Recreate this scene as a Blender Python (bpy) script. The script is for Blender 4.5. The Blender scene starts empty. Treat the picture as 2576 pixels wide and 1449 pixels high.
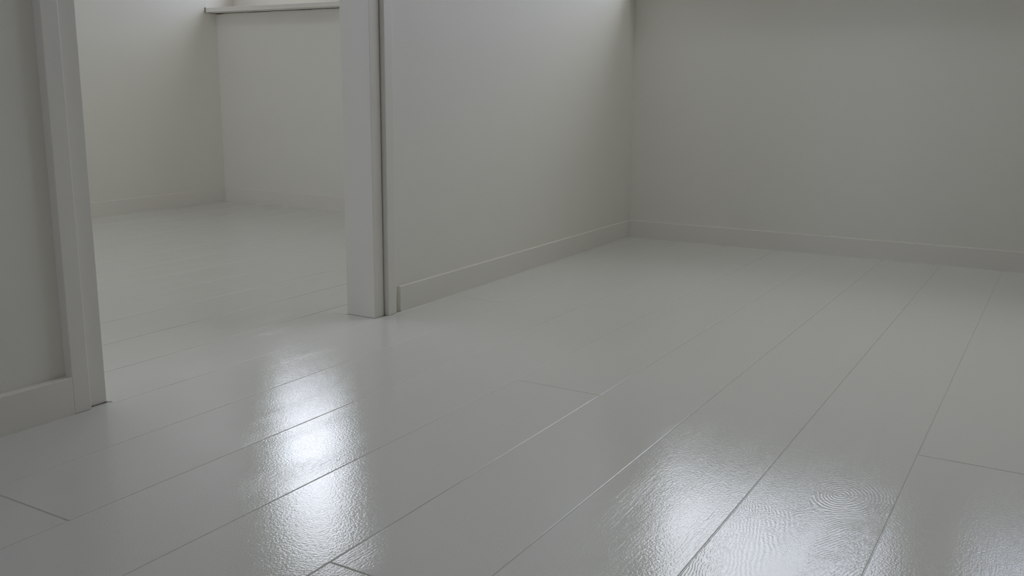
import bpy, bmesh, math, random
from mathutils import Vector, Matrix, noise

scene = bpy.context.scene
COL = scene.collection

# ---------------------------------------------------------------- camera
W, H = 2576, 1449
F_PX, YAW, PITCH, ROLL = 2375.17, 0.531962, 0.203540, -0.0097833
CAM_Z = 0.6
fw = Vector((math.cos(YAW)*math.cos(PITCH), math.sin(YAW)*math.cos(PITCH), -math.sin(PITCH)))
r0 = Vector((math.sin(YAW), -math.cos(YAW), 0.0))
d0 = fw.cross(r0)
right = r0*math.cos(ROLL) + d0*math.sin(ROLL)
down = -r0*math.sin(ROLL) + d0*math.cos(ROLL)
cam = bpy.data.cameras.new('camera')
cam.sensor_fit = 'HORIZONTAL'
cam.sensor_width = 36.0
cam.lens = F_PX/W*36.0
cam.clip_start = 0.02
cam_ob = bpy.data.objects.new('camera', cam)
COL.objects.link(cam_ob)
m = Matrix.Identity(4)
for i in range(3):
    m[i][0], m[i][1], m[i][2] = right[i], -down[i], -fw[i]
m[0][3], m[1][3], m[2][3] = 0.0, 0.0, CAM_Z
cam_ob.matrix_world = m
scene.camera = cam_ob

# ---------------------------------------------------------------- view, sky
scene.view_settings.view_transform = 'Standard'
scene.view_settings.look = 'None'
scene.view_settings.exposure = -0.05
scene.view_settings.gamma = 1.0
scene.view_settings.use_curve_mapping = False
try:
    scene.cycles.use_denoising = True
    scene.cycles.max_bounces = 8
    scene.cycles.diffuse_bounces = 7
    scene.cycles.glossy_bounces = 4
    scene.cycles.transparent_max_bounces = 8
    scene.cycles.use_adaptive_sampling = True
    scene.cycles.adaptive_threshold = 0.03
    scene.cycles.adaptive_min_samples = 16
    scene.cycles.sample_clamp_indirect = 8.0
    scene.cycles.caustics_reflective = True
except Exception:
    pass

SKY, GLOW = 3.95, 3.9
world = bpy.data.worlds.new('overcast_sky')
scene.world = world
world.use_nodes = True
wn = world.node_tree
wn.nodes.clear()
wo = wn.nodes.new('ShaderNodeOutputWorld')
bg = wn.nodes.new('ShaderNodeBackground')
tc = wn.nodes.new('ShaderNodeTexCoord')
sp = wn.nodes.new('ShaderNodeSeparateXYZ')
cr = wn.nodes.new('ShaderNodeValToRGB')
mr = wn.nodes.new('ShaderNodeMapRange')
mr.inputs['From Min'].default_value = -1
mr.inputs['From Max'].default_value = 1
wn.links.new(tc.outputs['Generated'], sp.inputs[0])
wn.links.new(sp.outputs['Z'], mr.inputs['Value'])
wn.links.new(mr.outputs[0], cr.inputs[0])
wn.links.new(cr.outputs[0], bg.inputs['Color'])
wn.links.new(bg.outputs[0], wo.inputs[0])
cr.color_ramp.elements[0].position = 0.40
cr.color_ramp.elements[0].color = (0.20, 0.20, 0.18, 1)      # ground below the horizon
cr.color_ramp.elements[1].position = 1.0
cr.color_ramp.elements[1].color = (0.90, 0.92, 0.97, 1)
e = cr.color_ramp.elements.new(0.495); e.color = (0.30, 0.30, 0.28, 1)
e = cr.color_ramp.elements.new(0.515); e.color = (0.72, 0.76, 1.06, 1)
e = cr.color_ramp.elements.new(0.66); e.color = (0.74, 0.78, 1.10, 1)
e = cr.color_ramp.elements.new(0.80); e.color = (0.88, 0.90, 0.97, 1)
# veiled sun behind the cloud: a broad bright patch low in the sky
GA, GE = math.radians(46), math.radians(24)
gdir = (math.cos(GE)*math.cos(GA), math.cos(GE)*math.sin(GA), math.sin(GE))
dt = wn.nodes.new('ShaderNodeVectorMath'); dt.operation = 'DOT_PRODUCT'; dt.inputs[1].default_value = gdir
wn.links.new(tc.outputs['Generated'], dt.inputs[0])
gr = wn.nodes.new('ShaderNodeMapRange'); gr.interpolation_type = 'SMOOTHERSTEP'
gr.inputs['From Min'].default_value = math.cos(math.radians(42)); gr.inputs['From Max'].default_value = 1.0
gr.inputs['To Min'].default_value = 0.0; gr.inputs['To Max'].default_value = GLOW
wn.links.new(dt.outputs['Value'], gr.inputs['Value'])
up = wn.nodes.new('ShaderNodeMath'); up.operation = 'GREATER_THAN'; up.inputs[1].default_value = 0.01
wn.links.new(sp.outputs['Z'], up.inputs[0])
gmul = wn.nodes.new('ShaderNodeMath'); gmul.operation = 'MULTIPLY'
wn.links.new(gr.outputs[0], gmul.inputs[0]); wn.links.new(up.outputs[0], gmul.inputs[1])
bg2 = wn.nodes.new('ShaderNodeBackground'); bg2.inputs['Color'].default_value = (1.0, 0.98, 0.96, 1)
wn.links.new(gmul.outputs[0], bg2.inputs['Strength'])
adds = wn.nodes.new('ShaderNodeAddShader')
wn.links.new(bg.outputs[0], adds.inputs[0]); wn.links.new(bg2.outputs[0], adds.inputs[1])
wn.links.new(adds.outputs[0], wo.inputs[0])
bg.inputs['Strength'].default_value = SKY

def portal(name, loc, rot, sx, sy):
    """daylight sampling portal in a window opening (emits nothing itself)"""
    l = bpy.data.lights.new(name, 'AREA')
    l.shape = 'RECTANGLE'; l.size = sx; l.size_y = sy
    l.cycles.is_portal = True
    o = bpy.data.objects.new(name, l)
    o.location = loc; o.rotation_euler = rot
    COL.objects.link(o)

WIN_Z0, WIN_Z1 = 1.024, 2.20
portal('daylight_portal', (3.93, 3.60, 1.66), (0, math.pi/2, 0), 1.15, 0.60)
portal('daylight_portal', (3.93, 0.97, 1.62), (0, math.pi/2, 0), 1.2, 1.15)
portal('daylight_portal', (3.93, -0.14, 1.62), (0, math.pi/2, 0), 1.2, 0.75)
portal('daylight_portal', (-1.28, 2.90, 1.5), (0, -math.pi/2, 0), 1.3, 1.0)
portal('daylight_portal', (-2.18, 1.10, 1.45), (0, -math.pi/2, 0), 1.1, 0.6)
portal('daylight_portal', (3.10, 0.625, 2.66), (0, 0, 0), 0.80, 1.05)
portal('daylight_portal', (1.70, 2.725, 2.66), (0, 0, 0), 1.00, 0.95)

# ---------------------------------------------------------------- materials
def new_mat(name):
    mt = bpy.data.materials.new(name)
    mt.use_nodes = True
    nt = mt.node_tree
    return mt, nt, nt.nodes['Principled BSDF']

def paint(name, col, rough, bump=0.0, scale=300.0, spec=0.5, dist=0.0006):
    mt, nt, b = new_mat(name)
    b.inputs['Base Color'].default_value = (*col, 1)
    b.inputs['Roughness'].default_value = rough
    b.inputs['Specular IOR Level'].default_value = spec
    if bump:
        t = nt.nodes.new('ShaderNodeTexCoord')
        n = nt.nodes.new('ShaderNodeTexNoise'); n.inputs['Scale'].default_value = scale
        n.inputs['Detail'].default_value = 3
        bp = nt.nodes.new('ShaderNodeBump')
        bp.inputs['Strength'].default_value = bump
        bp.inputs['Distance'].default_value = dist
        nt.links.new(t.outputs['Object'], n.inputs['Vector'])
        nt.links.new(n.outputs['Fac'], bp.inputs['Height'])
        nt.links.new(bp.outputs[0], b.inputs['Normal'])
    return mt

WALL = paint('matt_wall_paint', (0.868, 0.846, 0.782), 0.75, 0.5, 260.0)
TRIM = paint('satin_trim_paint', (0.86, 0.83, 0.77), 0.38, 0.25, 120.0)
CEIL = paint('ceiling_paint', (0.89, 0.88, 0.86), 0.8, 0.3, 200.0)
CRACK = paint('open_dark_joint', (0.030, 0.018, 0.015), 0.8)
DUST = paint('grey_brown_dust', (0.16, 0.12, 0.10), 0.9)
GLOSS = paint('thick_wet_looking_paint', (0.82, 0.82, 0.80), 0.08)

gm = bpy.data.materials.new('window_glass'); gm.use_nodes = True
gn = gm.node_tree; gn.nodes.clear()
go = gn.nodes.new('ShaderNodeOutputMaterial')
gt = gn.nodes.new('ShaderNodeBsdfTransparent'); gt.inputs[0].default_value = (0.93, 0.95, 0.94, 1)
gg = gn.nodes.new('ShaderNodeBsdfGlossy'); gg.inputs['Roughness'].default_value = 0.0
gx = gn.nodes.new('ShaderNodeMixShader'); gf = gn.nodes.new('ShaderNodeLayerWeight')
gp = gn.nodes.new('ShaderNodeMath'); gp.operation = 'POWER'; gp.inputs[1].default_value = 5.0
ga = gn.nodes.new('ShaderNodeMath'); ga.operation = 'MULTIPLY_ADD'; ga.inputs[1].default_value = 0.9; ga.inputs[2].default_value = 0.04
gn.links.new(gf.outputs['Facing'], gp.inputs[0]); gn.links.new(gp.outputs[0], ga.inputs[0])
gn.links.new(ga.outputs[0], gx.inputs[0]); gn.links.new(gt.outputs[0], gx.inputs[1])
gn.links.new(gg.outputs[0], gx.inputs[2]); gn.links.new(gx.outputs[0], go.inputs[0])
GLASS = gm

def floor_material():
    mt, nt, b = new_mat('glossy_white_floor_paint')
    N, L = nt.nodes, nt.links
    b.inputs['Base Color'].default_value = (0.755, 0.748, 0.71, 1)
    b.inputs['Roughness'].default_value = 0.09
    b.inputs['IOR'].default_value = 1.5
    tc = N.new('ShaderNodeTexCoord')
    pos = tc.outputs['Object']
    at = N.new('ShaderNodeAttribute'); at.attribute_name = 'plank_seed'     # one random number per board
    def mapped(scale, add_seed=True):
        mp = N.new('ShaderNodeVectorMath'); mp.operation = 'MULTIPLY'
        mp.inputs[1].default_value = scale
        L.new(pos, mp.inputs[0])
        if not add_seed: return mp.outputs[0]
        ad = N.new('ShaderNodeVectorMath'); ad.operation = 'ADD'
        ms = N.new('ShaderNodeVectorMath'); ms.operation = 'SCALE'
        cmb = N.new('ShaderNodeCombineXYZ')
        L.new(at.outputs['Fac'], cmb.inputs[0]); L.new(at.outputs['Fac'], cmb.inputs[1]); L.new(at.outputs['Fac'], cmb.inputs[2])
        ms.inputs['Scale'].default_value = 37.0
        L.new(cmb.outputs[0], ms.inputs[0]); L.new(mp.outputs[0], ad.inputs[0]); L.new(ms.outputs[0], ad.inputs[1])
        return ad.outputs[0]
    def nz(vec, detail=2.0, rough=0.5, dist=0.0):
        n = N.new('ShaderNodeTexNoise'); n.inputs['Scale'].default_value = 1.0
        n.inputs['Detail'].default_value = detail; n.inputs['Roughness'].default_value = rough
        n.inputs['Distortion'].default_value = dist
        L.new(vec, n.inputs['Vector']); return n.outputs['Fac']
    def math_(op, a, bb=None, c=None):
        n = N.new('ShaderNodeMath'); n.operation = op
        for k, v in enumerate((a, bb, c)):
            if v is None: continue
            if isinstance(v, (int, float)): n.inputs[k].default_value = v
            else: L.new(v, n.inputs[k])
        return n.outputs[0]
    # orange peel of the roller
    peel = nz(mapped((300, 300, 300)), 2.0, 0.55)
    # wood pores that telegraph through the paint, long along the board
    grain = nz(mapped((26, 330, 60)), 3.0, 0.6, 0.4)
    gmask = nz(mapped((2.2, 9.0, 3.0)), 1.0)
    gm_ = N.new('ShaderNodeMapRange'); gm_.inputs['From Min'].default_value = 0.50; gm_.inputs['From Max'].default_value = 0.66
    L.new(gmask, gm_.inputs['Value'])
    # gentle waviness of the boards
    wave = nz(mapped((1.6, 9.0, 2.0)), 1.0)
    # knot with rings in one board (real grain of that board)
    sx = N.new('ShaderNodeSeparateXYZ'); L.new(pos, sx.inputs[0])
    warp = nz(mapped((22, 22, 22), False), 2.0, 0.5)
    warpf = nz(mapped((90, 90, 90), False), 2.0, 0.5)
    KX, KY = 1.4290, 0.2490
    dx = math_('SUBTRACT', sx.outputs['X'], KX)
    dy = math_('SUBTRACT', sx.outputs['Y'], KY)
    dyw = math_('ADD', dy, math_('MULTIPLY', math_('SUBTRACT', warp, 0.5), 0.017))
    dyw = math_('ADD', dyw, math_('MULTIPLY', math_('SUBTRACT', warpf, 0.5), 0.003))
    r2 = math_('ADD', math_('MULTIPLY', math_('MULTIPLY', dx, dx), 0.45), math_('MULTIPLY', math_('MULTIPLY', dyw, dyw), 1.0))
    rad = math_('SQRT', r2)
    # away from the knot the rings open into long cathedral arches running along the board
    side = math_('SUBTRACT', dyw, 0.0175)
    side = math_('SQRT', math_('ADD', math_('MULTIPLY', side, side), 0.00004))
    adx = math_('ABSOLUTE', dx)
    arch_r = math_('ADD', side, math_('MULTIPLY', adx, 0.46))
    # the arms on the left swing round to run almost parallel to the board edge
    gl = math_('ADD', math_('MULTIPLY', side, 0.45), math_('MULTIPLY', math_('MULTIPLY', side, side), 4.5))
    arch_l = math_('ADD', gl, math_('MULTIPLY', adx, 0.20))
    lr = N.new('ShaderNodeMapRange'); lr.interpolation_type = 'SMOOTHSTEP'
    lr.inputs['From Min'].default_value = 0.0075; lr.inputs['From Max'].default_value = 0.0275
    L.new(dyw, lr.inputs['Value'])
    am = N.new('ShaderNodeMix'); am.data_type = 'FLOAT'
    L.new(lr.outputs[0], am.inputs[0]); L.new(arch_r, am.inputs[2]); L.new(arch_l, am.inputs[3])
    arch = am.outputs[0]
    farw = N.new('ShaderNodeMapRange'); farw.interpolation_type = 'SMOOTHSTEP'
    farw.inputs['From Min'].default_value = -0.050; farw.inputs['From Max'].default_value = -0.120
    L.new(dx, farw.inputs['Value'])
    lsel = N.new('ShaderNodeMapRange'); lsel.interpolation_type = 'SMOOTHSTEP'
    lsel.inputs['From Min'].default_value = 0.036; lsel.inputs['From Max'].default_value = 0.048
    L.new(dyw, lsel.inputs['Value'])
    fsel = math_('MAXIMUM', farw.outputs[0], lsel.outputs[0])
    fld = N.new('ShaderNodeMix'); fld.data_type = 'FLOAT'
    L.new(fsel, fld.inputs[0]); L.new(rad, fld.inputs[2]); L.new(arch, fld.inputs[3])
    rings = math_('SINE', math_('MULTIPLY', fld.outputs[0], 2*math.pi/0.0054))
    # ring relief lives only in that board, fading off along it
    pores = nz(mapped((120, 330, 100), False), 2.0, 0.6)
    inb = math_('MULTIPLY', math_('GREATER_THAN', sx.outputs['Y'], 0.1750), math_('LESS_THAN', sx.outputs['Y'], 0.3725))
    fx = N.new('ShaderNodeMapRange'); fx.interpolation_type = 'SMOOTHSTEP'
    fx.inputs['From Min'].default_value = 1.66; fx.inputs['From Max'].default_value = 1.50
    fx.inputs['To Min'].default_value = 0.0; fx.inputs['To Max'].default_value = 1.0
    L.new(sx.outputs['X'], fx.inputs['Value'])
    fade = N.new('ShaderNodeMapRange'); fade.interpolation_type = 'SMOOTHSTEP'
    fade.inputs['From Min'].default_value = -0.02; fade.inputs['From Max'].default_value = 0.09
    fade.inputs['To Min'].default_value = 1.0; fade.inputs['To Max'].default_value = 0.22
    L.new(dx, fade.inputs['Value'])
    # bare band down the middle of the cathedral
    band = N.new('ShaderNodeMapRange'); band.interpolation_type = 'SMOOTHSTEP'
    band.inputs['From Min'].default_value = 0.003; band.inputs['From Max'].default_value = 0.030
    L.new(math_('ABSOLUTE', math_('SUBTRACT', dyw, 0.0175)), band.inputs['Value'])
    bandm = math_('MAXIMUM', band.outputs[0], math_('SUBTRACT', 1.0, farw.outputs[0]))
    km = math_('MULTIPLY', math_('MULTIPLY', math_('MULTIPLY', inb, fx.outputs[0]), fade.outputs[0]), bandm)
    lf = N.new('ShaderNodeMapRange'); lf.interpolation_type = 'SMOOTHSTEP'
    lf.inputs['From Min'].default_value = -0.13; lf.inputs['From Max'].default_value = -0.05
    L.new(dx, lf.inputs['Value'])
    tr = math_('MULTIPLY', math_('MULTIPLY', lsel.outputs[0], math_('SUBTRACT', 1.0, lsel.outputs[0])), 4.0)
    km = math_('MULTIPLY', km, math_('SUBTRACT', 1.0, math_('MULTIPLY', lf.outputs[0], math_('MAXIMUM', lsel.outputs[0], tr))))
    ringh = math_('MULTIPLY', math_('MULTIPLY', rings, km), math_('ADD', math_('ADD', 0.25, pores), math_('MULTIPLY', lr.outputs[0], 0.12)))
    h = math_('MULTIPLY', peel, 0.00022)
    h = math_('ADD', h, math_('MULTIPLY', math_('MULTIPLY', grain, gm_.outputs[0]), 0.00030))
    h = math_('ADD', h, math_('MULTIPLY', wave, 0.0004))
    h = math_('ADD', h, math_('MULTIPLY', ringh, 0.000070))
    bp = N.new('ShaderNodeBump'); bp.inputs['Strength'].default_value = 1.0
    bp.inputs['Distance'].default_value = 1.0
    L.new(h, bp.inputs['Height']); L.new(bp.outputs[0], b.inputs['Normal'])
    return mt
FLOOR = floor_material()

# ---------------------------------------------------------------- mesh helpers
def link(name, bm, mat, parent=None, smooth=False):
    bmesh.ops.recalc_face_normals(bm, faces=bm.faces)
    me = bpy.data.meshes.new(name); bm.to_mesh(me); bm.free()
    me.materials.append(mat)
    if smooth:
        for p in me.polygons: p.use_smooth = True
    o = bpy.data.objects.new(name, me); COL.objects.link(o)
    if parent: o.parent = parent
    return o

def prism(bm, poly, z0, z1):
    lo = [bm.verts.new((x, y, z0)) for x, y in poly]
    hi = [bm.verts.new((x, y, z1)) for x, y in poly]
    n = len(poly)
    bm.faces.new(lo[::-1]); bm.faces.new(hi)
    for i in range(n):
        bm.faces.new((lo[i], lo[(i+1) % n], hi[(i+1) % n], hi[i]))

def box(bm, x0, x1, y0, y1, z0, z1):
    prism(bm, [(x0, y0), (x1, y0), (x1, y1), (x0, y1)], z0, z1)

def bevelled(name, build, mat, width=0.0015, parent=None, seg=2):
    bm = bmesh.new(); build(bm)
    bmesh.ops.recalc_face_normals(bm, faces=bm.faces)
    bmesh.ops.bevel(bm, geom=list(bm.edges), offset=width, segments=seg, profile=0.5, affect='EDGES', clamp_overlap=True)
    return link(name, bm, mat, parent)

def run(bm, pa, pb, off, prof):
    """extrude a (distance from wall face, z) profile along pa->pb; off = unit normal into the room"""
    rings = []
    for p in (pa, pb):
        rings.append([bm.verts.new((p[0]+off[0]*u, p[1]+off[1]*u, z)) for u, z in prof])
    n = len(prof)
    bm.faces.new(rings[0]); bm.faces.new(rings[1][::-1])
    for i in range(n):
        bm.faces.new((rings[0][i], rings[1][i], rings[1][(i+1) % n], rings[0][(i+1) % n]))

def setup(o, label, cat, kind='structure', group=None):
    o['label'] = label; o['category'] = cat
    if kind: o['kind'] = kind
    if group: o['group'] = group
    return o

def empty(name, loc):
    o = bpy.data.objects.new(name, None); COL.objects.link(o); o.location = loc
    o.empty_display_size = 0.1
    bpy.context.view_layer.update()
    return o

def under(parent, o):
    """parent without moving the child"""
    o.parent = parent
    o.matrix_parent_inverse = Matrix.Translation(parent.location).inverted()
    return o

# ---------------------------------------------------------------- plan
PX = 3.725                     # outer wall, inner face
JL, JR = 1.119, 1.950          # door opening
PY0, PY1 = 1.577, 1.672        # partition faces at the opening
CY0 = 1.5636                   # casing face
PYL = 1.5826                   # partition face left of the doorway
PYM = 1.5731                   # partition face right of the doorway
PYC = 1.6165                   # partition face where it meets the outer wall
BX = 3.703                     # outer wall inner face in the far room
LX0, LY0, LX1, LY1 = BX, 4.031, -1.30, 3.76   # far room's left wall, slightly out of square
HC = 2.45
XN, YN = -2.10, -3.60

def left_y(x): return LY0 + (x-LX0)*(LY1-LY0)/(LX1-LX0)

# ---------------------------------------------------------------- floor: painted boards
YL = [0.1733, 0.3742, 0.5759, 0.7749, 0.9727, 1.1699, 1.3680, 1.5617, 1.7530, 1.9500, 2.1420,
      2.3390, 2.5320, 2.7320, 2.9320, 3.1370, 3.336, 3.535, 3.734, 3.933, 4.132]
y = YL[0]
while y > YN-0.2:
    y -= 0.1985; YL.insert(0, y)
K0 = YL.index(0.1733)          # index of the line next to the camera on the right
joints = {K0-1: [1.671], K0+2: [0.856], K0+3: [1.675], K0+5: [0.7545], K0+6: [2.310], K0+10: [2.04], K0+8: [1.650]}
rnd = random.Random(5)
TILT = {K0-1: (0.0, 0), K0: (0.0003, 0), K0+2: (0.0004, 0), K0+4: (0.0005, 0), K0+5: (-0.0008, 0.0), K0+6: (0.0006, 0), K0+7: (-0.0012, 0.0), K0+8: (-0.002, 0), K0+1: (0.0, 0.0)}
def build_floor():
    bm = bmesh.new()
    lay = bm.faces.layers.float.new('plank_seed')
    X0, X1 = XN-0.1, PX+0.13
    g = 0.0004                     # half gap at the bottom of the groove
    depth = 0.0009
    for r in range(len(YL)-1):
        ya, yb = YL[r], YL[r+1]
        cuts = list(joints.get(r, []))
        # further butt joints beyond what the photo shows, a board is about 3 m long
        rnd = random.Random(700+r-K0)
        base = cuts[0] if cuts else rnd.uniform(-3.2, -1.7)
        if not cuts: base = rnd.choice([-1.1, -0.8, -0.4])
        xs = [X0] + sorted(c for c in cuts + [base-3.0] if X0 < c < X1) + [X1]
        if not cuts: xs = [X0] + ([base] if X0 < base < X1 else []) + [X1]
        for a, b in zip(xs[:-1], xs[1:]):
            ty, tx = TILT.get(r, (rnd.uniform(-0.0015, 0.0015), rnd.uniform(-0.0001, 0.0001)))
            crown = rnd.uniform(0.0, 0.00008)
            seed = rnd.random()
            wa = 0.0016 if 0 <= r-K0 <= 3 else 0.0008      # the nearer grooves are a little more open
            wb = 0.0016 if 0 <= r+1-K0 <= 3 else 0.0008
            prof = [(ya+g, -depth), (ya+g+wa*0.2, -depth*0.6), (ya+g+wa*0.5, -depth*0.2), (ya+g+wa, 0)]
            prof.append((ya+g+wa+0.0006, 0))
            for k in range(1, 8):
                prof.append((ya+g+wa + (yb-ya-2*g-wa-wb)*k/8, 0))
            prof += [(yb-g-wb-0.0006, 0), (yb-g-wb, 0), (yb-g-wb*0.5, -depth*0.2), (yb-g-wb*0.2, -depth*0.6), (yb-g, -depth)]
            yc, hw = (ya+yb)/2, (yb-ya)/2
            xsn = [(a+0.0006, -depth), (a+0.0006+0.0008, -0.0004), (a+0.0018, 0), (a+0.0024, 0)]
            nseg = max(2, int((b-a)/0.15))
            for k in range(1, nseg): xsn.append((a+0.0022 + (b-a-0.0044)*k/nseg, 0))
            xsn += [(b-0.0024, 0), (b-0.0018, 0), (b-0.0014, -0.0004), (b-0.0006, -depth)]
            xc = (a+b)/2
            rows = []
            for xx, dz in xsn:
                row = []
                for yy, pz in prof:
                    u = (yy-yc)/hw
                    z = min(pz, dz) if (pz or dz) else 0.0
                    z += ty*(yy-yc) + tx*(xx-xc)*0.3 + crown*(1-u*u)
                    row.append(bm.verts.new((xx, yy, z)))
                rows.append(row)
            for i in range(len(rows)-1):
                for j in range(len(prof)-1):
                    f = bm.faces.new((rows[i][j], rows[i+1][j], rows[i+1][j+1], rows[i][j+1]))
                    f[lay] = seed; f.smooth = True
    # the sub floor that closes the grooves
    vs = [bm.verts.new(c) for c in ((X0, YL[0], -0.0010), (X1, YL[0], -0.0010), (X1, YL[-1], -0.0010), (X0, YL[-1], -0.0010))]
    f = bm.faces.new(vs); f[lay] = 0.5
    me = bpy.data.meshes.new('floor'); bm.normal_update(); bm.to_mesh(me); bm.free()
    me.materials.append(FLOOR)
    o = bpy.data.objects.new('floor', me); COL.objects.link(o)
    return o
fl = build_floor()
setup(fl, 'glossy white painted wooden board floor running through both rooms', 'floor')

# ---------------------------------------------------------------- walls
ZB = -0.003
bm = bmesh.new()
s = (PYC-PYM)/(PX-JR)
prism(bm, [(JR+0.047, PYM+0.047*s), (PX, PYC), (PX, PYC+0.095), (JR+0.01, PY1), (JR+0.01, PY0+0.014), (JR+0.047, PY0+0.014)], ZB, HC)
prism(bm, [(XN, PYL), (JL-0.01, PYL), (JL-0.01, PY1), (XN, PY1)], ZB, HC)
prism(bm, [(JL-0.01, PY0), (JR+0.01, PY0), (JR+0.01, PY1), (JL-0.01, PY1)], 2.055, HC)
setup(link('wall_middle', bm, WALL), 'off-white partition wall with the doorway between the two rooms', 'wall')

def window_wall(name, xi, y0, y1, openings):
    """outer wall with recessed window openings; xi = inner face"""
    bm = bmesh.new()
    xo = xi + 0.30
    box(bm, xi, xo, y0, y1, ZB, WIN_Z0-0.023)
    box(bm, xi, xo, y0, y1, WIN_Z1, HC)
    ys = [y0] + [v for o in openings for v in o] + [y1]
    for a, b in zip(ys[0::2], ys[1::2]):
        if b-a > 1e-4: box(bm, xi, xo, a, b, WIN_Z0-0.023, WIN_Z1)
    return link(name, bm, WALL)

setup(window_wall('wall_right', PX, YN, PYC, [(-0.50, 0.22), (0.42, 1.52)]),
      'shaded off-white wall on the right of the near room, blank below its sill', 'wall')
setup(window_wall('wall_back', BX, PYC+0.001, 4.35, [(2.80, 4.031)]),
      'off-white knee wall under the window sill seen through the doorway', 'wall')
bm = bmesh.new()
prism(bm, [(LX0+0.12, left_y(LX0+0.12)), (LX1, LY1), (LX1, LY1+0.2), (LX0+0.12, LY0+0.25)], ZB, HC)
setup(link('wall_left', bm, WALL), 'bluish lit off-white wall on the left of the far room', 'wall')
bm = bmesh.new()
box(bm, -1.30, -1.15, PY1, LY1+0.2, ZB, 0.85); box(bm, -1.30, -1.15, PY1, LY1+0.2, 2.15, HC)
box(bm, -1.30, -1.15, PY1, 2.40, 0.85, 2.15); box(bm, -1.30, -1.15, 3.40, LY1+0.2, 0.85, 2.15)
setup(link('wall_end', bm, WALL), 'off-white end wall of the far room with a window, out of frame', 'wall')
bm = bmesh.new()
box(bm, XN-0.1, XN, YN, PY1, ZB, 0.9); box(bm, XN-0.1, XN, YN, PY1, 2.0, HC)
box(bm, XN-0.1, XN, YN, 0.80, 0.9, 2.0); box(bm, XN-0.1, XN, 1.40, PY1, 0.9, 2.0)
setup(link('wall_rear', bm, WALL), 'off-white wall of the near room, out of frame on the left', 'wall')
bm = bmesh.new()
box(bm, XN-0.1, PX+0.3, YN-0.1, YN, ZB, HC)
setup(link('wall_near', bm, WALL), 'off-white wall of the near room facing the partition, out of frame', 'wall')
bm = bmesh.new()
def slab(x0, x1, y0, y1, holes):
    # ceiling with shafts for the added roof windows
    xs = sorted({x0, x1, *[h[0] for h in holes], *[h[1] for h in holes]})
    ys = sorted({y0, y1, *[h[2] for h in holes], *[h[3] for h in holes]})
    for a, b in zip(xs[:-1], xs[1:]):
        for c, d in zip(ys[:-1], ys[1:]):
            if not any(h[0] <= a and b <= h[1] and h[2] <= c and d <= h[3] for h in holes):
                box(bm, a, b, c, d, HC, HC+0.2)
FILL_ROOF_WINDOWS = [(2.70, 3.50, 0.10, 1.15), (1.20, 2.20, 2.25, 3.20)]  # roof openings added to let fill light into both rooms
slab(XN-0.1, PX+0.3, YN-0.1, 4.35, FILL_ROOF_WINDOWS)
setup(link('ceiling', bm, CEIL), 'white ceiling over both rooms, above the frame', 'ceiling')

# ---------------------------------------------------------------- baseboards
BH = 0.0725
def prof_of(t): return [(-0.001, ZB), (t, ZB), (t, BH-0.0018), (t-0.0005, BH-0.0006), (t-0.0018, BH), (0.002, BH), (-0.001, BH-0.003)]
def baseboard(name, pa, pb, n, label, t=0.0095):
    bm = bmesh.new(); run(bm, pa, pb, n, prof_of(t))
    return setup(link(name, bm, TRIM), label, 'baseboard')
L_ = math.hypot(PX-JR, PYC-PYM); nP = ((PYC-PYM)/L_, -(PX-JR)/L_)
def py(x): return PYM + (x-JR)*s
baseboard('baseboard_middle', (2.051, py(2.051)), (PX, PYC), nP,
          'low painted baseboard along the partition, starting just right of the door casing')
baseboard('baseboard_left', (XN, PYL), (1.0411, PYL), (0, -1),
          'low painted baseboard of the near room, left of the doorway', PYL-CY0)
baseboard('baseboard_right', (PX, YN), (PX, PYC), (-1, 0),
          'low shaded baseboard under the right hand wall')
baseboard('baseboard_back', (BX, PY1+0.05), (BX, LY0), (-1, 0),
          'low baseboard under the sill wall of the far room')
Ll = math.hypot(LX1-LX0, LY1-LY0); nl = ((LY1-LY0)/Ll*-1, (LX1-LX0)/Ll)
baseboard('baseboard_far', (LX0, LY0), (LX1, LY1), nl if nl[1] < 0 else (-nl[0], -nl[1]),
          'low baseboard along the left wall of the far room')

# ---------------------------------------------------------------- door frame
door = empty('door_1', (JR, PY0, 0)); door['kind'] = 'structure'
door['label'] = 'white painted door frame without a door between the two rooms'; door['category'] = 'door frame'
def jamb(x0, x1, name='jamb'):
    o = bevelled(name, lambda b: box(b, x0, x1, PY0-0.0006, PY1+0.0006, 0.0004, 2.06), TRIM, 0.0014)
    return under(door, o)
jamb(JR, JR+0.0400); jamb(JL-0.042, JL)
o = bevelled('head', lambda b: box(b, JL, JR, PY0-0.0006, PY1+0.0006, 2.03, 2.06), TRIM, 0.0012); under(door, o)
def casing(x0, x1, y0, y1, z1=2.10):
    o = bevelled('casing', lambda b: box(b, x0, x1, y0, y1, 0.0004, z1), TRIM, 0.0016); under(door, o)
casing(JR+0.045, 2.030, CY0, PY0+0.004)
casing(1.0411, JL-0.0425, CY0, PYL+0.003)
o = bevelled('head_casing', lambda b: box(b, JL-0.0425, JR+0.045, CY0, PY0+0.004, 2.06, 2.10), TRIM, 0.0012); under(door, o)
casing(JR+0.045, 2.030, PY1-0.004, PY1+0.0134)
casing(1.0411, JL-0.0425, PY1-0.004, PY1+0.0134)

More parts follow.
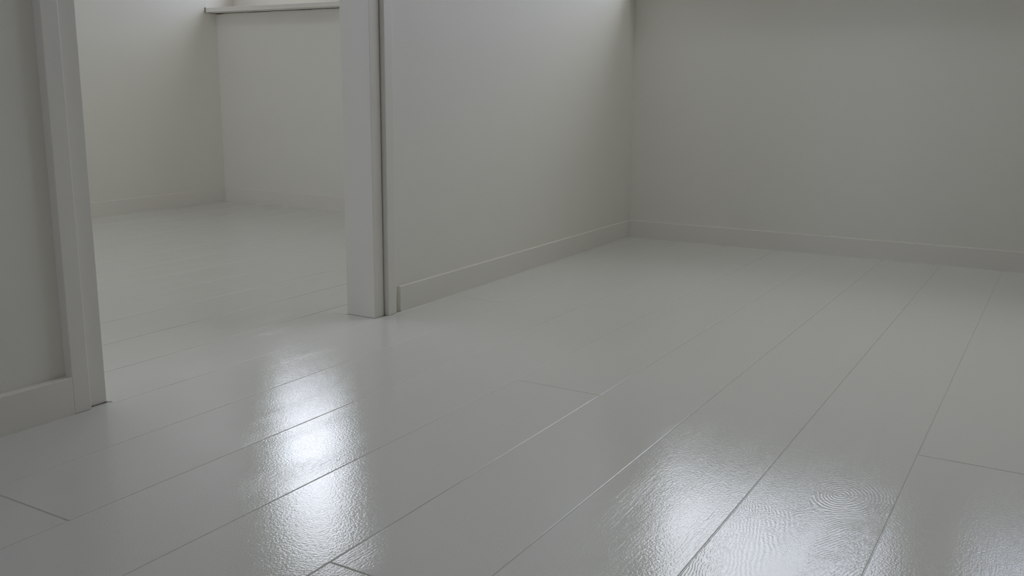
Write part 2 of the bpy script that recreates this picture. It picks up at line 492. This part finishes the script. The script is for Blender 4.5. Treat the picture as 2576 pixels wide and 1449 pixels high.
def ribbon(bm, pts, widths, up, thick):
    """irregular strip along pts, standing proud by thick along `thick` vector"""
    a, b, c, d = [], [], [], []
    for p, w in zip(pts, widths):
        p = Vector(p); u = Vector(up)
        a.append(bm.verts.new(p - u*w/2)); b.append(bm.verts.new(p + u*w/2))
        t = Vector(thick)
        c.append(bm.verts.new(p - u*w/2*0.7 + t)); d.append(bm.verts.new(p + u*w/2*0.7 + t))
    for i in range(len(pts)-1):
        for q0, q1 in ((a, c), (c, d), (d, b), (b, a)):
            bm.faces.new((q0[i], q0[i+1], q1[i+1], q1[i]))
    bm.faces.new((a[0], c[0], d[0], b[0])); bm.faces.new((b[-1], d[-1], c[-1], a[-1]))

# dirt line at the foot of the left jamb
rr = random.Random(3)
bm = bmesh.new()
n = 16
pts = [(1.078+0.0425*i/(n-1), PY0-0.002+rr.uniform(-.0006, .0004), 0.0008) for i in range(n)]
ribbon(bm, pts, [rr.uniform(0.0006, 0.0022) for _ in range(n)], (0, 1, 0), (0, 0, 0.0006))
pts = [(1.1195+0.0045*i/3, PY0-0.001-0.0028*i, 0.0008) for i in range(4)]
ribbon(bm, pts, [0.0016, 0.0012, 0.0018, 0.0024], (0, 1, 0), (0, 0, 0.0006))
o = link('dirt_line', bm, DUST); o['label'] = 'brown dirt line at the foot of the jamb'; under(door, o)
# glossy ridges of paint at the foot of the right jamb
bm = bmesh.new()
for (xo, w, y0, y1) in ((1.9505, 0.0050, 1.6725, 1.706), (1.9430, 0.0034, 1.674, 1.716), (1.9375, 0.0018, 1.690, 1.728)):
    rings = []
    for i in range(13):
        t = i/12; ww = w*(1-0.75*t)*rr.uniform(0.7, 1.1); xc = xo+rr.uniform(-.0004, .0004); yy = y0+(y1-y0)*t
        rings.append([bm.verts.new((xc+ww*math.cos(a)/2, yy, 0.0002+ww*0.35*math.sin(a))) for a in [math.pi*k/6 for k in range(7)]])
    for a, b in zip(rings[:-1], rings[1:]):
        for k in range(6): bm.faces.new((a[k], a[k+1], b[k+1], b[k]))
o = link('paint_ridge', bm, GLOSS, smooth=True); o['label'] = 'glossy paint ridges at the foot of the jamb'; under(door, o)

# ---------------------------------------------------------------- windows
def window(name, xi, y0, y1, label, sill_over=0.078, sill_y=None, glass=None):
    w = empty(name, (xi, (y0+y1)/2, WIN_Z0)); w['kind'] = 'structure'
    w['label'] = label; w['category'] = 'window'
    xf = 3.823 if xi < 3.71 else xi + 0.118
    sy0, sy1 = sill_y if sill_y else (y0-0.04, y1+0.04)
    # sill board with its nosing in front of the wall
    def sb(b):
        prism(b, [(xi-sill_over, sy0), (xi-0.0002, sy0), (xi-0.0002, y0+0.0002), (xf+0.05, y0+0.0002), (xf+0.05, y1-0.0002),
                  (xi-0.0002, y1-0.0002), (xi-0.0002, sy1), (xi-sill_over, sy1)], WIN_Z0-0.0225, WIN_Z0)
    under(w, bevelled('window_sill', sb, TRIM, 0.0014))
    fwid = 0.058
    g0, g1 = glass if glass else (y0+fwid, y1-fwid)
    def fr(b):
        box(b, xf, xf+0.06, y0, y1, WIN_Z0, WIN_Z0+fwid)
        box(b, xf, xf+0.06, y0, y1, WIN_Z1-fwid, WIN_Z1)
        box(b, xf, xf+0.06, y0, g0, WIN_Z0+fwid, WIN_Z1-fwid)
        box(b, xf, xf+0.06, g1, y1, WIN_Z0+fwid, WIN_Z1-fwid)
    under(w, bevelled('window_frame', fr, TRIM, 0.003))
    bm = bmesh.new(); box(bm, xf+0.028, xf+0.032, g0-0.004, g1+0.004, WIN_Z0+fwid-0.004, WIN_Z1-fwid+0.004)
    under(w, link('pane', bm, GLASS))
    return w
w1 = window('window_1', BX, 2.80, 4.031, 'white sill and frame foot of the far room window, dark cracked joint below',
            sill_y=(2.74, 4.0285), glass=(3.33, 3.87))
def rl(b): box(b, BX-0.078, 3.823, 4.0262, 4.0302, WIN_Z0+0.0002, WIN_Z1)
under(w1, bevelled('reveal_lining', rl, TRIM, 0.0008))
# open joint around the sill end and below it
bm = bmesh.new()
rr = random.Random(11)
n = 60
pts, wd = [], []
for i in range(n):
    yy = 4.0285 - (4.0285-2.76)*i/(n-1)
    pts.append((BX-0.0004, yy, WIN_Z0-0.0235 + 0.0006*noise.noise(Vector((yy*9, 0, 0)))))
    wd.append(0.0026 + 0.0016*noise.noise(Vector((yy*6, 3, 0))) + rr.uniform(-.0004, .0004) + (0.0045 if i == 1 else 0.0025 if i in (0, 2) else 0))
ribbon(bm, pts, wd, (0, 0, 1), (-0.0010, 0, 0))
lw = lambda x: left_y(x)-0.0004
xs0 = BX-0.0795
pts = [(xs0+(BX-xs0)*i/9, lw(xs0+(BX-xs0)*i/9), WIN_Z0-0.0215-0.0018*i/9+rr.uniform(-.0003, .0003)) for i in range(10)]
ribbon(bm, pts, [0.0030+rr.uniform(-.0006, .0008) for _ in pts], (0, 0, 1), (0, -0.0016, 0))
pts = [(xs0-0.0005+rr.uniform(-.0004, .0004), lw(xs0), WIN_Z0-0.0225+0.0235*i/6) for i in range(7)]
ribbon(bm, pts, [0.0044, 0.0036, 0.0030, 0.0026, 0.0030, 0.0036, 0.0040], (1, 0, 0), (0, -0.0012, 0))
pts = [(xs0+0.014*i/4, lw(xs0), WIN_Z0+0.0008) for i in range(5)]
ribbon(bm, pts, [0.0022, 0.0018, 0.0014, 0.0010, 0.0004], (0, 0, 1), (0, -0.0012, 0))
o = link('cracked_joint', bm, CRACK); o['label'] = 'dark open joint around the sill'; under(w1, o)
window('window_2', PX, 0.42, 1.52, 'window above the right hand wall, its sill just above the frame', sill_y=(0.3201, 1.605), glass=(0.478, 1.468))
window('window_3', PX, -0.50, 0.22, 'window of the near room nearest the camera, above the frame', sill_y=(-0.60, 0.3199))
w4 = empty('window_4', (-1.2, 2.95, 0.85)); w4['kind'] = 'structure'; w4['category'] = 'window'
w4['label'] = 'window in the end wall of the far room, out of frame'
def fr4(b):
    box(b, -1.24, -1.18, 2.40, 3.40, 0.85, 0.91); box(b, -1.24, -1.18, 2.40, 3.40, 2.09, 2.15)
    box(b, -1.24, -1.18, 2.40, 2.46, 0.91, 2.09); box(b, -1.24, -1.18, 3.34, 3.40, 0.91, 2.09)
under(w4, bevelled('window_frame', fr4, TRIM, 0.003))
for k, (a, b, c, d) in enumerate(FILL_ROOF_WINDOWS):  # unseen roof windows, added to brighten the corner and far room
    w = empty('window_%d' % (5+k), ((a+b)/2, (c+d)/2, HC+0.1)); w['kind'] = 'structure'; w['category'] = 'roof window'
    w['label'] = ('added fill-light roof window over the near room, above the frame', 'added fill-light roof window over the far room, above the frame')[k]
    def frr(q, a=a, b=b, c=c, d=d):
        box(q, a, b, c, c+0.05, HC+0.12, HC+0.18); box(q, a, b, d-0.05, d, HC+0.12, HC+0.18)
        box(q, a, a+0.05, c+0.05, d-0.05, HC+0.12, HC+0.18); box(q, b-0.05, b, c+0.05, d-0.05, HC+0.12, HC+0.18)
    under(w, bevelled('window_frame', frr, TRIM, 0.003))
    bm = bmesh.new(); box(bm, a+0.045, b-0.045, c+0.045, d-0.045, HC+0.148, HC+0.152); under(w, link('pane', bm, GLASS))
w7 = empty('window_7', (XN, 1.10, 0.9)); w7['kind'] = 'structure'; w7['category'] = 'window'  # unseen window added as fill for the right wall and door jamb
w7['label'] = 'small added fill-light window of the near room beside the partition, out of frame on the left'
def fr7(b):
    box(b, XN-0.08, XN-0.03, 0.80, 1.40, 0.9, 0.95); box(b, XN-0.08, XN-0.03, 0.80, 1.40, 1.95, 2.0)
    box(b, XN-0.08, XN-0.03, 0.80, 0.85, 0.95, 1.95); box(b, XN-0.08, XN-0.03, 1.35, 1.40, 0.95, 1.95)
under(w7, bevelled('window_frame', fr7, TRIM, 0.003))
bm = bmesh.new(); box(bm, XN-0.057, XN-0.053, 0.845, 1.355, 0.945, 1.955); under(w7, link('pane', bm, GLASS))
bm = bmesh.new(); box(bm, -1.212, -1.208, 2.455, 3.345, 0.905, 2.095); under(w4, link('pane', bm, GLASS))
